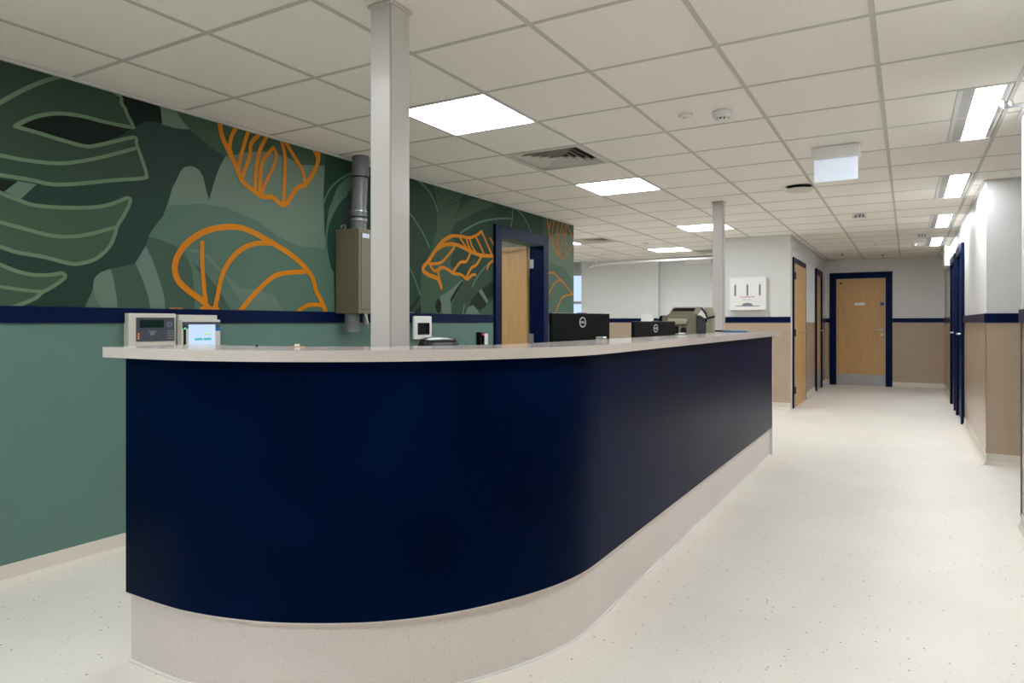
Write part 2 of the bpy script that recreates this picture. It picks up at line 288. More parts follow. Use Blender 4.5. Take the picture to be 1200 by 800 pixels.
MURAL_LINES = [
    ('leaf', 0.0201, [(1.322,2.025),(1.513,2.196),(1.61,2.283),(1.699,2.351),(1.781,2.399)]),
    ('leaf', 0.0194, [(1.572,2.102),(1.617,2.141),(1.683,2.182),(1.765,2.212),(1.864,2.226),(1.968,2.225),(2.114,2.232),(2.124,2.244),(2.092,2.299),(2.083,2.323),(2.065,2.345),(2.06,2.379),(2.038,2.386),(2.029,2.399)]),
    ('leaf', 0.0192, [(1.572,2.102),(1.671,2.095),(1.785,2.084),(1.885,2.08),(1.947,2.1),(2.033,2.139),(2.133,2.182),(2.147,2.145),(2.18,2.06),(2.199,2.0),(2.184,1.976),(2.012,1.932),(1.844,1.885),(1.727,1.862),(1.642,1.867),(1.513,1.867),(1.322,1.867)]),
    ('leaf', 0.0188, [(1.322,1.959),(1.513,1.956),(1.61,1.955),(1.749,1.967),(1.844,1.994),(1.968,2.044),(2.137,2.125)]),
    ('leaf', 0.019, [(1.322,1.843),(1.513,1.786),(1.582,1.766),(1.653,1.751),(1.765,1.757),(1.905,1.777),(1.99,1.801),(2.047,1.829),(2.092,1.854),(2.112,1.843),(2.083,1.772),(2.042,1.7),(2.031,1.658),(2.001,1.589),(1.937,1.524),(1.86,1.492),(1.804,1.489),(1.69,1.511),(1.582,1.523),(1.513,1.542),(1.322,1.595)]),
    ('leaf', 0.0186, [(1.322,1.687),(1.513,1.653),(1.617,1.634),(1.727,1.616),(1.828,1.623),(1.926,1.651),(2.042,1.697)]),
    ('leaf', 0.0182, [(1.322,1.535),(1.513,1.461),(1.582,1.435),(1.653,1.423),(1.727,1.428),(1.773,1.439),(1.789,1.423),(1.765,1.397),(1.727,1.368),(1.683,1.34),(1.653,1.311),(1.547,1.262)]),
    ('leaf', 0.0159, [(1.322,1.381),(1.513,1.361),(1.617,1.349),(1.683,1.346)]),
    ('vein', 0.0137, [(3.485,2.025),(3.567,2.165),(3.748,2.293),(3.998,2.399)]),
    ('vein', 0.0135, [(3.526,1.898),(3.601,2.03),(3.722,2.135)]),
    ('vein', 0.0168, [(4.523,2.399),(4.662,2.353),(4.759,2.285),(4.833,2.181)]),
    ('vein', 0.0162, [(3.998,2.193),(4.26,2.168),(4.455,2.095),(4.557,2.02),(4.65,1.933),(4.722,1.842)]),
    ('vein', 0.0128, [(4.444,1.661),(4.523,1.553),(4.592,1.434)]),
    ('vein', 0.0191, [(5.188,2.019),(5.343,2.093),(5.581,2.18),(5.885,2.244),(6.107,2.273)]),
    ('vein', 0.0207, [(6.107,2.176),(6.142,2.278),(6.168,2.388),(6.378,2.331),(6.55,2.183)]),
    ('vein', 0.0165, [(5.754,1.821),(5.581,1.717),(5.46,1.619),(5.387,1.534)]),
    ('vein', 0.0198, [(5.258,1.362),(5.227,1.275)]),
    ('darkvein', 0.0082, [(4.883,2.398),(4.839,2.331)]),
    ('darkvein', 0.0083, [(5.039,2.399),(4.858,2.27)]),
    ('darkvein', 0.0084, [(5.174,2.394),(5.026,2.285),(4.922,2.178)]),
    ('darkvein', 0.0085, [(5.147,2.296),(5.052,2.258),(4.947,2.159)]),
    ('darkvein', 0.0083, [(4.831,2.233),(4.922,2.14)]),
    ('darkvein', 0.0087, [(5.106,2.142),(5.16,2.219),(5.258,2.289),(5.343,2.325)]),
    ('darkvein', 0.0144, [(5.387,1.542),(5.314,1.443),(5.258,1.37)]),
    ('f1', 0.0319, [(2.647,2.399),(2.653,2.386),(2.671,2.314),(2.718,2.232),(2.755,2.177),(2.791,2.111),(2.804,2.082),(2.854,2.048),(2.919,2.016),(2.971,2.0),(3.039,2.011),(3.08,1.993),(3.122,1.971),(3.165,1.989),(3.238,2.091),(3.283,2.122),(3.328,2.142),(3.406,2.25),(3.445,2.341),(3.437,2.399),(3.445,2.399)]),
    ('f1', 0.026, [(2.773,2.399),(2.736,2.329),(2.724,2.264),(2.736,2.215)]),
    ('f1', 0.0264, [(2.861,2.399),(2.829,2.308),(2.791,2.174),(2.791,2.1)]),
    ('f1', 0.0267, [(2.951,2.399),(2.88,2.32),(2.867,2.232),(2.81,2.093)]),
    ('f1', 0.0271, [(3.005,2.399),(2.945,2.291),(2.919,2.178),(2.909,2.036)]),
    ('f1', 0.0273, [(3.053,2.331),(2.971,2.232),(2.951,2.13),(2.945,2.01)]),
    ('f1', 0.022, [(3.053,2.331),(3.077,2.287),(3.053,2.204),(2.985,2.082),(2.965,2.013)]),
    ('f1', 0.0281, [(3.115,2.399),(3.148,2.291),(3.144,2.154),(3.136,1.984)]),
    ('f1', 0.0287, [(3.144,2.399),(3.238,2.298),(3.298,2.229),(3.32,2.152)]),
    ('f1', 0.0296, [(3.39,2.399),(3.421,2.371),(3.437,2.327)]),
    ('f2', 0.037, [(2.578,1.283),(2.533,1.327),(2.446,1.383),(2.383,1.438),(2.364,1.514),(2.393,1.593),(2.457,1.667),(2.556,1.732),(2.671,1.77),(2.791,1.783),(2.893,1.765),(3.025,1.72),(3.194,1.652),(3.313,1.581),(3.39,1.504),(3.421,1.422),(3.469,1.353),(3.51,1.281)]),
    ('f2', 0.0274, [(2.537,1.665),(2.537,1.536),(2.55,1.387),(2.567,1.268)]),
    ('f2', 0.0314, [(2.618,1.268),(2.641,1.37),(2.671,1.484),(2.73,1.581),(2.816,1.656),(2.919,1.698),(3.039,1.71)]),
    ('f2', 0.0331, [(2.798,1.271),(2.919,1.391),(3.025,1.478),(3.122,1.52),(3.32,1.546)]),
    ('f2', 0.0293, [(3.253,1.266),(3.298,1.296),(3.374,1.321),(3.493,1.32)]),
    ('f2', 0.0302, [(2.533,1.277),(2.636,1.279)]),
    ('f2', 0.0096, [(2.337,1.276),(2.409,1.277)]),
    ('f3', 0.0297, [(5.047,1.977),(4.909,1.913),(4.783,1.803),(4.708,1.724),(4.639,1.671),(4.639,1.635),(4.722,1.604),(4.831,1.584),(4.871,1.549),(4.894,1.505)]),
    ('f3', 0.0232, [(4.89,1.512),(4.858,1.6),(4.853,1.653),(4.909,1.683),(5.006,1.67),(5.072,1.644),(5.209,1.636),(5.297,1.602),(5.387,1.647),(5.445,1.651)]),
    ('f3', 0.0235, [(4.846,1.869),(4.934,1.93),(5.047,1.977),(5.216,1.991),(5.343,1.993),(5.46,2.029),(5.551,2.077)]),
    ('f3', 0.0283, [(4.796,1.819),(4.922,1.88),(5.039,1.903),(5.174,1.901),(5.387,1.861),(5.551,1.846),(5.754,1.855)]),
    ('f3', 0.0211, [(5.09,1.877),(4.973,1.782),(4.877,1.722),(4.722,1.703)]),
    ('f3', 0.0208, [(4.722,1.703),(4.791,1.645),(4.883,1.685)]),
    ('f3', 0.0221, [(5.358,1.854),(5.286,1.768),(5.188,1.749),(5.072,1.655)]),
    ('f3', 0.0226, [(5.551,1.838),(5.46,1.749),(5.369,1.71),(5.286,1.617)]),
    ('f3', 0.019, [(5.185,1.974),(5.279,1.903),(5.343,1.861)]),
    ('f3', 0.0194, [(5.343,1.989),(5.387,1.913),(5.475,1.848)]),
    ('f3', 0.0192, [(5.286,1.983),(5.329,1.907),(5.387,1.865)]),
    ('f3', 0.0197, [(5.445,2.016),(5.535,1.927),(5.597,1.85)]),
    ('f3', 0.02, [(5.551,2.077),(5.659,1.956),(5.754,1.847)]),
    ('f3', 0.0202, [(5.651,1.721),(5.69,1.774),(5.77,1.814)]),
    ('f3', 0.0169, [(5.706,2.028),(5.786,1.96)]),
    ('f4', 0.0201, [(6.927,2.399),(7.002,2.195),(7.105,2.068),(7.223,1.998),(7.401,1.963),(7.479,2.051),(7.613,2.129)]),
    ('f4', 0.0157, [(7.045,2.399),(6.991,2.272)]),
    ('f4', 0.0158, [(7.133,2.399),(7.067,2.261),(7.089,2.086)]),
    ('f4', 0.016, [(7.246,2.399),(7.178,2.249),(7.212,2.007)]),
    ('f4', 0.0162, [(7.361,2.399),(7.223,2.173),(7.246,2.0)]),
    ('f4', 0.0162, [(7.338,2.313),(7.361,2.224),(7.269,2.012)]),
    ('f4', 0.0185, [(7.42,2.399),(7.432,1.986)]),
    ('f4', 0.0166, [(7.432,2.399),(7.613,2.252)]),
    ('f5', 0.0221, [(6.874,1.751),(7.089,1.774),(7.223,1.727),(7.42,1.646),(7.625,1.541)]),
    ('f5', 0.0198, [(6.927,1.292),(6.938,1.468),(7.089,1.631),(7.223,1.692),(7.338,1.698)]),
    ('f5', 0.0204, [(7.133,1.294),(7.306,1.479),(7.456,1.524),(7.625,1.544)]),
]

# ============================================================ THE SETTING
XL, XR, ZC = -3.56, .575, 2.40       # mural wall face, corridor right wall face, ceiling
XC = -1.39                            # left wall face of the far corridor
YF, YB, YE = 14.5, -2.4, 7.625        # far wall, wall behind, end of the mural wall
ZT = 2.62
floor = structure(B().box(-9, 2.4, YB-.2, 15, -.1, 0).obj('floor', 'floor'))

# -------- mural wall
wl = B()
wl.box(XL-.15, XL, YB, 5.87, 0, ZT); wl.box(XL-.15, XL, 6.82, YE, 0, ZT); wl.box(XL-.15, XL, 5.87, 6.82, 2.055, ZT)
wall_left = structure(wl.obj('wall_left', MM['base'], label='sage mural wall of painted jungle leaves'))
def catmull(pts, closed, n=6):
    out = []; N = len(pts)
    rng = range(N) if closed else range(N-1)
    for i in rng:
        g = (lambda k: pts[k % N]) if closed else (lambda k: pts[max(0, min(N-1, k))])
        p0, p1, p2, p3 = g(i-1), g(i), g(i+1), g(i+2)
        for k in range(n):
            t = k/n
            out.append(tuple(.5*(2*p1[j]+(p2[j]-p0[j])*t+(2*p0[j]-5*p1[j]+4*p2[j]-p3[j])*t*t+(3*p1[j]-p0[j]-3*p2[j]+p3[j])*t**3) for j in (0, 1)))
    if not closed: out.append(pts[-1])
    return out
def clampz(p): return (p[0], max(1.262, min(2.398, p[1])))
layer = 0
for key, sm, pts in MURAL_SHAPES:
    layer += 1
    if sm: pts = catmull(pts, True, 4)
    pts = [clampz(p) for p in pts]
    x = XL + .00006*layer
    b = B(); v3 = [Vector((p[0], p[1], 0)) for p in pts]
    vs = [b.bm.verts.new((x, p[0], p[1])) for p in pts]
    for t in tessellate_polygon([v3]):
        try: b.bm.faces.new([vs[i] for i in t])
        except ValueError: pass
    b.obj('painted_leaf_shape', MM[key], wall_left)
groups = {}
for g, wd, pts in MURAL_LINES: groups.setdefault(g, []).append((wd, pts))
GI = {'leaf': ('leaf_outline', 'line', 'pale green outlines of the big slotted leaf'), 'vein': ('painted_vein', 'vein', 'thin pale arcs'),
      'darkvein': ('painted_vein', 'darkvein', 'thin dark veins'),
      'f1': ('painted_flower', 'orange', 'orange line flower hanging from the ceiling edge'),
      'f2': ('painted_flower', 'orange', 'large orange line flower above the navy band'),
      'f3': ('painted_flower', 'orange', 'orange line flower left of the blue door frame'),
      'f4': ('painted_flower', 'orange', 'fine orange flower beyond the door, at the top'),
      'f5': ('painted_flower', 'orange', 'fine orange flower beyond the door, lower')}
for g, L in groups.items():
    nm, key, lab = GI[g]; b = B()
    x = XL + .0034
    for i, (wd, pts) in enumerate(L):
        wd *= 1.45 if g == 'f3' else 1.15
        c = catmull(pts, False, 6); xx = x + .00003*i; lt = []; rt = []
        for k, p in enumerate(c):
            a = c[max(0, k-1)]; q = c[min(len(c)-1, k+1)]
            dx, dz = q[0]-a[0], q[1]-a[1]; l = math.hypot(dx, dz) or 1
            nx, nz = -dz/l*wd*.42, dx/l*wd*.42
            lt.append((xx, *clampz((p[0]+nx, p[1]+nz)))); rt.append((xx, *clampz((p[0]-nx, p[1]-nz))))
        b.quadstrip(lt, rt)
        for e in (c[0], c[-1]):
            vs = [b.bm.verts.new((xx+.00001, *clampz((e[0]+wd*.42*math.cos(a*math.pi/5), e[1]+wd*.42*math.sin(a*math.pi/5))))) for a in range(10)]
            try: b.bm.faces.new(vs)
            except ValueError: pass
    b.obj(nm, MM[key], wall_left, label=lab)
def ydado(parent, face, y0, y1, sgn, m='beige', band=True, sheet=True):
    """dado sheet and navy band on a wall whose face is the plane X = face; sgn = side the room is on"""
    if sheet:
        a, c = sorted((face, face+sgn*.003)); B().box(a, c, y0, y1, .09, 1.198).obj('dado_sheet', m, parent)
    if band:
        a, c = sorted((face, face+sgn*.016)); B().box(a, c, y0, y1, 1.197, 1.275, .002).obj('dado_band', 'navyp', parent)
def xdado(parent, face, x0, x1, m='beige', band=True, sheet=True):   # walls facing the camera (-Y side)
    if sheet: B().box(x0, x1, face-.003, face, .09, 1.198).obj('dado_sheet', m, parent)
    if band: B().box(x0, x1, face-.016, face, 1.197, 1.275, .002).obj('dado_band', 'navyp', parent)
def yskirt(name, face, y0, y1, sgn, m='skirt'):
    pts = [(face, 0), (face+sgn*.05, 0), (face+sgn*.022, .008), (face+sgn*.008, .03), (face+sgn*.005, .095), (face, .095)]
    return structure(B().prism(pts, 1, y0, y1).obj(name, m))
def xskirt(name, face, x0, x1, m='skirt'):
    pts = [(face, 0), (face-.05, 0), (face-.022, .008), (face-.008, .03), (face-.005, .095), (face, .095)]
    return structure(B().prism(pts, 0, x0, x1).obj(name, m))
ydado(wall_left, XL, YB, 5.77, 1, 'sage'); ydado(wall_left, XL, 6.916, YE, 1, 'sage')
yskirt('baseboard_left', XL, YB, 5.77, 1); yskirt('baseboard_left', XL, 6.92, YE, 1)
structure(B().box(XL, XL+.022, YB, YE, 2.388, 2.4).obj('trim_1', 'white'))

# -------- room behind the mural wall (seen through the open door)
structure(B().box(-6.6, -6.5, 4.2, YE, 0, ZT).obj('wall_store_back', 'white'))
structure(B().box(-6.5, XL-.15, YE-.1, YE, 0, ZT).obj('wall_store_far', 'white'))
structure(B().box(-6.5, XL-.15, 4.1, 4.2, 0, ZT).obj('wall_store_near', 'white'))

# -------- other walls
wall_back = structure(B().box(-4.98, -4.05, 12.45, 12.6, 0, ZT).box(-4.05, -2.2, 12.58, 12.73, 0, ZT).box(-5.62, -4.98, 12.45, 12.6, 0, ZT).obj('wall_back', 'white'))
xdado(wall_back, 12.45, -5.62, -4.05); xdado(wall_back, 12.58, -4.05, -2.3)
xskirt('baseboard_back', 12.45, -4.98, -4.05); xskirt('baseboard_back', 12.58, -4.05, -2.3)
ww = B().box(-8.1, -7.5, 13.6, 13.75, 0, ZT).box(-7.5, -5.9, 13.6, 13.75, 0, .9).box(-7.5, -5.9, 13.6, 13.75, 2.27, ZT).box(-5.9, -5.5, 13.6, 13.75, 0, ZT).box(-5.6, -5.5, 12.6, 13.6, 0, ZT)
wall_window = structure(ww.obj('wall_window', 'white'))
structure(B().box(-8.2, -8.1, YE, 13.75, 0, ZT).obj('wall_far_left', 'white'))
structure(B().box(-8.1, -6.5, YE-.1, YE, 0, ZT).obj('wall_side', 'white'))
win = structure(B().box(-7.5, -7.45, 13.62, 13.7, .9, 2.27).box(-5.95, -5.9, 13.62, 13.7, .9, 2.27).box(-7.45, -5.95, 13.62, 13.7, .9, .95)
    .box(-7.45, -5.95, 13.62, 13.7, 2.22, 2.27).box(-7.45, -5.95, 13.62, 13.7, 1.60, 1.66).box(-6.75, -6.7, 13.62, 13.7, .95, 2.22).obj('window_1', 'plastic'))
for a, c in ((-7.45, -6.75), (-6.7, -5.95)):
    for e, f in ((.95, 1.6), (1.66, 2.22)): B().box(a, c, 13.655, 13.665, e, f).obj('pane', gm, win)
# dispenser wall and left side of the far corridor
wc = B().box(-2.3, XC, 10.0, 10.12, 0, ZT).box(-2.3, -2.2, 10.12, 12.6, 0, ZT)
segs = [(10.12, 10.24), (11.46, 12.92), (13.72, YF)]
for a, c in segs: wc.box(XC-.12, XC, a, c, 0, ZT)
for a, c in ((10.24, 11.46), (12.92, 13.72)): wc.box(XC-.12, XC, a, c, 2.05, ZT)
wall_corner = structure(wc.obj('wall_corner', 'white'))
xdado(wall_corner, 10.0, -2.3, XC+.003); ydado(wall_corner, XC, 11.62, 12.84, 1, band=False); ydado(wall_corner, XC, 13.8, YF, 1)
xskirt('baseboard_corner', 10.0, -2.3, XC+.003)
yskirt('baseboard_corner', XC, 11.6, 12.84, 1); yskirt('baseboard_corner', XC, 13.8, YF, 1)
# far wall
wf = B().box(-1.6, -1.21, YF, YF+.15, 0, ZT).box(-.34, .8, YF, YF+.15, 0, ZT).box(-1.21, -.34, YF, YF+.15, 2.05, ZT)
wall_far = structure(wf.obj('wall_far', 'white'))
xdado(wall_far, YF, XC, -1.31); xdado(wall_far, YF, -.245, XR); xskirt('baseboard_far', YF, XC, -1.31); xskirt('baseboard_far', YF, -.245, XR)
# right wall: near part, alcove, far part with two doors
wr = B().box(XR, XR+.12, YB, 4.93, 0, ZT).box(XR+.12, 2.3, YB, YB+.1, 0, ZT)
wr.box(XR, 2.2, 7.0, 7.12, 0, ZT).box(XR, XR+.12, 7.12, 9.62, 0, ZT).box(XR, XR+.12, 10.52, 11.05, 0, ZT).box(XR, XR+.12, 11.95, YF+.15, 0, ZT)
for a, c in ((9.62, 10.52), (11.05, 11.95)): wr.box(XR, XR+.12, a, c, 2.05, ZT)
wr.box(2.2, 2.3, YB, 7.12, 0, ZT)
wall_right = structure(wr.obj('wall_right', 'white'))
ydado(wall_right, XR, YB, 4.93, -1); xdado(wall_right, 7.0, XR-.003, 2.2); ydado(wall_right, XR, 6.997, 9.54, -1)
ydado(wall_right, XR, 10.6, 10.97, -1); ydado(wall_right, XR, 12.03, YF, -1)
yskirt('baseboard_right', XR, YB, 4.93, -1); xskirt('baseboard_right', 7.0, XR-.005, 2.2); yskirt('baseboard_right', XR, 6.95, 9.54, -1); yskirt('baseboard_right', XR, 12.03, YF, -1)
yskirt('baseboard_right', XR, 10.6, 10.97, -1)
structure(B().box(XR-.006, XR+.126, 4.90, 4.937, .0, 1.2).obj('trim_2', 'dgrey'))
wb = structure(B().box(-3.8, .7, YB-.12, YB, 0, ZT).obj('wall_behind', 'white'))
structure(B().box(-6.6, XL-.15, YB-.1, YB, 0, ZT).obj('wall_behind', 'white'))
# boxed duct high on the right wall
structure(B().box(.50, XR, 12.55, 13.6, 2.08, 2.4, .004).obj('trim_3', 'white'))

# -------- ceiling: tiles laid in an exposed grid
ceiling = structure(B().box(-9, 2.4, YB-.2, 15, 2.62, 2.72).obj('ceiling', 'slab'))
zones = [(XL, XR, YB, 7.5), (XR, 2.2, 4.93, 7.0), (-8.1, XR, YE, 10.0), (-8.1, -2.3, 10.0, 12.45), (XC, XR, 10.0, YF), (XL, XR, 7.5, YE), (-6.5, -3.71, 4.2, 7.5)]
zones[0] = (XL, XR, YB, YE); zones.pop(5)
PANELS = [(-2.52, 3.02), (-2.52, 5.42), (-2.52, 8.42), (-3.72, 10.82), (-4.92, 9.02), (-2.52, .62), (-2.52, -1.18), (-4.92, 5.42), (-1.32, -.58), (-6.12, 10.22)]  # two rear panels and the store panel are unseen, added for their light
VENTS = [(-2.52, 4.22), (-4.32, 9.02), (-3.12, 11.42)]
TUBES = [(.24, y) for y in (1.82, 4.22, 6.62, 9.02, 11.42)]
skip = {(round(x, 2), round(y, 2)) for x, y in PANELS+VENTS}
tub = {round(y, 2) for x, y in TUBES} | {round(y+.6, 2) for x, y in TUBES}
g = .0105; hidden = B(); tile_me = {}; count = 0; bars = []
for zi, (x0, x1, y0, y1) in enumerate(zones):
    i = math.floor((x0+.12)/.6)
    while -.12+.6*i < x1-.001:
        cx0 = -.12+.6*i; i += 1
        j = math.floor((y0-.02)/.6)
        while .02+.6*j < y1-.001:
            cy0 = .02+.6*j; j += 1
            if (round(cx0, 2), round(cy0, 2)) in skip: continue
            a, c, d_, e = max(cx0+g, x0), min(cx0+.6-g, x1), max(cy0+g, y0), min(cy0+.6-g, y1)
            if abs(cx0+.12) < .01 and round(cy0, 2) in tub and zi in (0, 2, 4): c = .224
            if c-a < .03 or e-d_ < .03: continue
            if cy0 < .6 or zi == 6 or (x0 < -8 and cx0 < -6.6) or count >= 298:
                hidden.box(a, c, d_, e, 2.4035, 2.418); continue
            key = (round(c-a, 3), round(e-d_, 3)); count += 1
            if key not in tile_me:
                o = B().box(0, key[0], 0, key[1], 0, .013).obj('ceiling_tile', 'tile', ceiling); tile_me[key] = o.data
            else:
                o = bpy.data.objects.new('ceiling_tile', tile_me[key]); C.objects.link(o); o.parent = ceiling
            o.location = (a, d_, 2.4035)
    # grid bars of the zone
    i = math.ceil((x0+.12)/.6)
    while -.12+.6*i < x1:
        B().box(-.12+.6*i-g, -.12+.6*i+g, y0, y1, 2.4, 2.425).obj('grid_bar', 'grid', ceiling); i += 1
    j = math.ceil((y0-.02)/.6)
    while .02+.6*j < y1:
        B().box(x0, x1, .02+.6*j-g, .02+.6*j+g, 2.4015, 2.424).obj('grid_bar', 'grid', ceiling); j += 1
hidden.obj('ceiling_tile', 'tile', ceiling, kind='stuff')
yy = (lambda n, f, a, b_, s: structure(B().box(*sorted((f, f+s*.02)), a, b_, 2.39, 2.402).obj(n, 'white')))
yy('trim_4', XC, 10.0, YF, 1); yy('trim_5', XR, YB, 4.93, -1); yy('trim_6', XR, 7.0, YF, -1)

# -------- doors of the setting
def lever(parent, p, sgnface, along, m='steel'):
    """lever handle on a rose; p on the leaf face; face normal axis: ('y',-1) or ('x',+-1)"""
    ax, s = sgnface
    b = B()
    if ax == 'y':
        b.cyl((p[0], p[1], p[2]), .026, s*.01, 1, 20); b.cyl((p[0], p[1]+s*.01, p[2]), .01, s*.045, 1, 12)
        b.tube([(p[0], p[1]+s*.052, p[2]), (p[0]+along*.12, p[1]+s*.056, p[2])], .01)
        b.cyl((p[0], p[1], p[2]-.09), .024, s*.01, 1, 20)
    else:
        b.cyl(p, .026, s*.01, 0, 20); b.cyl((p[0]+s*.01, p[1], p[2]), .01, s*.045, 0, 12)
        b.tube([(p[0]+s*.052, p[1], p[2]), (p[0]+s*.056, p[1]+along*.12, p[2])], .01)
        b.cyl((p[0], p[1], p[2]-.09), .024, s*.01, 0, 20)
    return b.obj('door_handle', m, parent, smooth=True)
def arch_x(name, face, s, y0, y1, zt, wdt=.095, depth=.12, m='navyp', proud=.03):
    """door lining and architrave in a wall whose face is X = face, opening y0..y1"""
    a, c = sorted((face-s*depth, face+s*proud)); f0, f1 = sorted((face+s*.0005, face+s*proud))
    b = B().box(f0, f1, y0-wdt, y0, 0, zt+wdt, .003).box(f0, f1, y1, y1+wdt, 0, zt+wdt, .003).box(f0, f1, y0, y1, zt, zt+wdt, .003)
    b.box(a, c, y0-.001, y0+.018, 0, zt).box(a, c, y1-.018, y1+.001, 0, zt).box(a, c, y0+.018, y1-.018, zt-.018, zt+.001)
    return structure(b.obj(name, m))
# door 1: open door in the mural wall
d1 = arch_x('door_1', XL, 1, 5.87, 6.82, 2.075, .1, .15)
leaf = B().box(-.92, -.012, -.022, .022, .006, 2.06, .002).obj('door_leaf', 'wood', d1); leaf.location = (XL-.155, 6.775, 0); leaf.rotation_euler = (0, 0, math.radians(-4))
B().box(-.9, -.02, -.024, -.0225, .02, .3).obj('kick_plate', 'plate', leaf)
for z in (.25, 1.02, 1.86):
    B().box(XL-.152, XL-.10, 6.795, 6.803, z-.05, z+.05).cyl((XL-.155, 6.797, z-.05), .008, .1).obj('hinge', 'steel', d1)
B().box(-.62, -.42, -.075, -.0225, 1.99, 2.05, .004).tube([(-.5, -.09, 2.04), (-.30, -.15, 2.05), (-.1, -.11, 2.06)], .008).obj('door_closer', 'steel', leaf)
# door 2: leaf and a half, left corridor wall
d2 = arch_x('door_2', XC, 1, 10.24, 11.46, 2.05, .06, proud=.02)
B().box(XC-.02, XC+.022, 10.262, 11.04, .006, 2.03, .002).obj('door_leaf', 'wood', d2)
B().box(XC-.02, XC+.022, 11.06, 11.44, .006, 2.03, .002).obj('door_leaf', 'wood', d2)
for y in (10.255, 11.45):
    for z in (.25, 1.05, 1.85): B().cyl((XC+.03, y, z-.05), .009, .1).box(XC+.022, XC+.028, y-.02, y+.02, z-.05, z+.05).obj('hinge', 'steel' if y > 11 else 'dgrey', d2)
lever(d2, (XC+.022, 10.97, 1.05), ('x', 1), -1); B().box(XC+.022, XC+.03, 11.3, 11.4, 1.55, 1.66).obj('latch_plate', 'steel', d2)
# door 3: next door on the left
d3 = arch_x('door_3', XC, 1, 12.92, 13.72, 2.05, .085)
B().box(XC-.03, XC+.005, 12.942, 13.698, .006, 2.03, .002).obj('door_leaf', 'wood', d3)
B().box(XC+.006, XC+.008, 12.96, 13.68, .02, .3).obj('kick_plate', 'plate', d3)
lever(d3, (XC+.005, 13.6, 1.05), ('x', 1), -1)
# door 4: wood door at the end of the corridor
x0, x1, y = -1.21, -.34, YF
b = B().box(x0-.095, x0, y-.03, y-.0005, 0, 2.145, .003).box(x1, x1+.095, y-.03, y-.0005, 0, 2.145, .003).box(x0, x1, y-.03, y-.0005, 2.05, 2.145, .003)
b.box(x0-.001, x0+.018, y-.03, y+.15, 0, 2.05).box(x1-.018, x1+.001, y-.03, y+.15, 0, 2.05).box(x0+.018, x1-.018, y-.03, y+.15, 2.03, 2.051)
d4 = structure(b.obj('door_4', 'navyp'))
B().box(x0+.021, x1-.021, y+.02, y+.064, .006, 2.026, .002).obj('door_leaf', 'wood', d4)
B().box(x0+.03, x1-.03, y+.016, y+.0195, .015, .215).obj('kick_plate', 'plate', d4)
B().box(-.88, -.70, y+.012, y+.0195, 1.52, 1.57, .001).obj('sign_plate', 'plastic', d4, label='small white name plate')
B().cyl((-.415, y+.0195, 1.545), .033, -.006, 1).obj('safety_disc', 'blue', d4, label='round blue fire door disc')
B().cyl((-1.11, y+.0195, 1.945), .02, -.006, 1).obj('door_stud', 'hole', d4); B().cyl((-.77, y+.0195, 1.78), .008, -.004, 1).obj('peephole', 'steel', d4)
lever(d4, (-.42, y+.02, 1.06), ('y', -1), -1)
# doors 5 and 6: navy doors on the right
for nm, a, c in (('door_5', 9.62, 10.52), ('door_6', 11.05, 11.95)):
    dd = arch_x(nm, XR, -1, a, c, 2.05, .085, proud=.035)
    B().box(XR-.005, XR+.035, a+.021, c-.021, .006, 2.026, .002).obj('door_leaf', 'navyp', dd)
    lever(dd, (XR-.005, a+.1, 1.06), ('x', -1), 1)
    B().box(XR-.008, XR-.0055, a+.03, c-.03, .02, .22).obj('kick_plate', 'navyp', dd)

# ============================================================ CEILING FITTINGS
def light_panel(x, y, label, first=[]):
    t = thing('ceiling_light', label, 'ceiling light', (x+.3, y+.3, 2.4), group='square light panels')
    B().box(-.297, .297, -.297, -.285, -.002, .03).box(-.297, .297, .285, .297, -.002, .03).box(-.297, -.285, -.285, .285, -.002, .03).box(.285, .297, -.285, .285, -.002, .03).box(-.285, .285, -.285, .285, .015, .03).obj('frame', 'white', t)
    B().box(-.285, .285, -.285, .285, 0, .008).obj('diffuser', 'diffuser', t)
for (x, y), lab in zip(PANELS, (
    'large square lit ceiling panel right of the near white column', 'square lit ceiling panel just beyond the big slatted vent',
    'lit ceiling panel partly behind the slim far column', 'farthest lit ceiling panel, next to the curved curtain rail',
    'sliver of lit ceiling panel peeping past the end of the mural wall', 'lit ceiling panel above the near end of the desk, out of view',
    'unseen rear ceiling panel added to brighten the floor on the mural side', 'unseen panel added to light the room behind the blue door frame',
    'unseen rear ceiling panel added to brighten the curved desk front', 'lit ceiling panel in the window bay beyond the mural wall')):
    light_panel(x, y, lab)
for (x, y), lab in zip(TUBES, ('long corridor ceiling light just above the viewpoint',
    'nearest and largest long bright corridor ceiling light', 'second long corridor ceiling light from the viewer',
    'third long corridor ceiling light from the viewer', 'farthest long corridor ceiling light, by the boxed duct')):
    t = thing('corridor_light', lab, 'ceiling light', (x, y, 2.4), group='long corridor ceiling lights')
    B().box(-.014, .225, .012, .02, 0, .03).box(-.014, .225, 1.18, 1.188, 0, .03).box(-.014, .01, .02, 1.18, 0, .03).box(.215, .225, .02, 1.18, 0, .03).box(.01, .215, .02, 1.18, .022, .03).obj('housing', 'white', t)
    B().box(.01, .066, .02, 1.18, .004, .01).obj('reflector', 'alu', t)
    B().box(.194, .215, .02, 1.18, .004, .01).obj('reflector', 'alu', t)
    for a, c in ((.068, .128), (.132, .192)): B().box(a, c, .02, 1.18, .005, .012).obj('lens', 'tube', t)
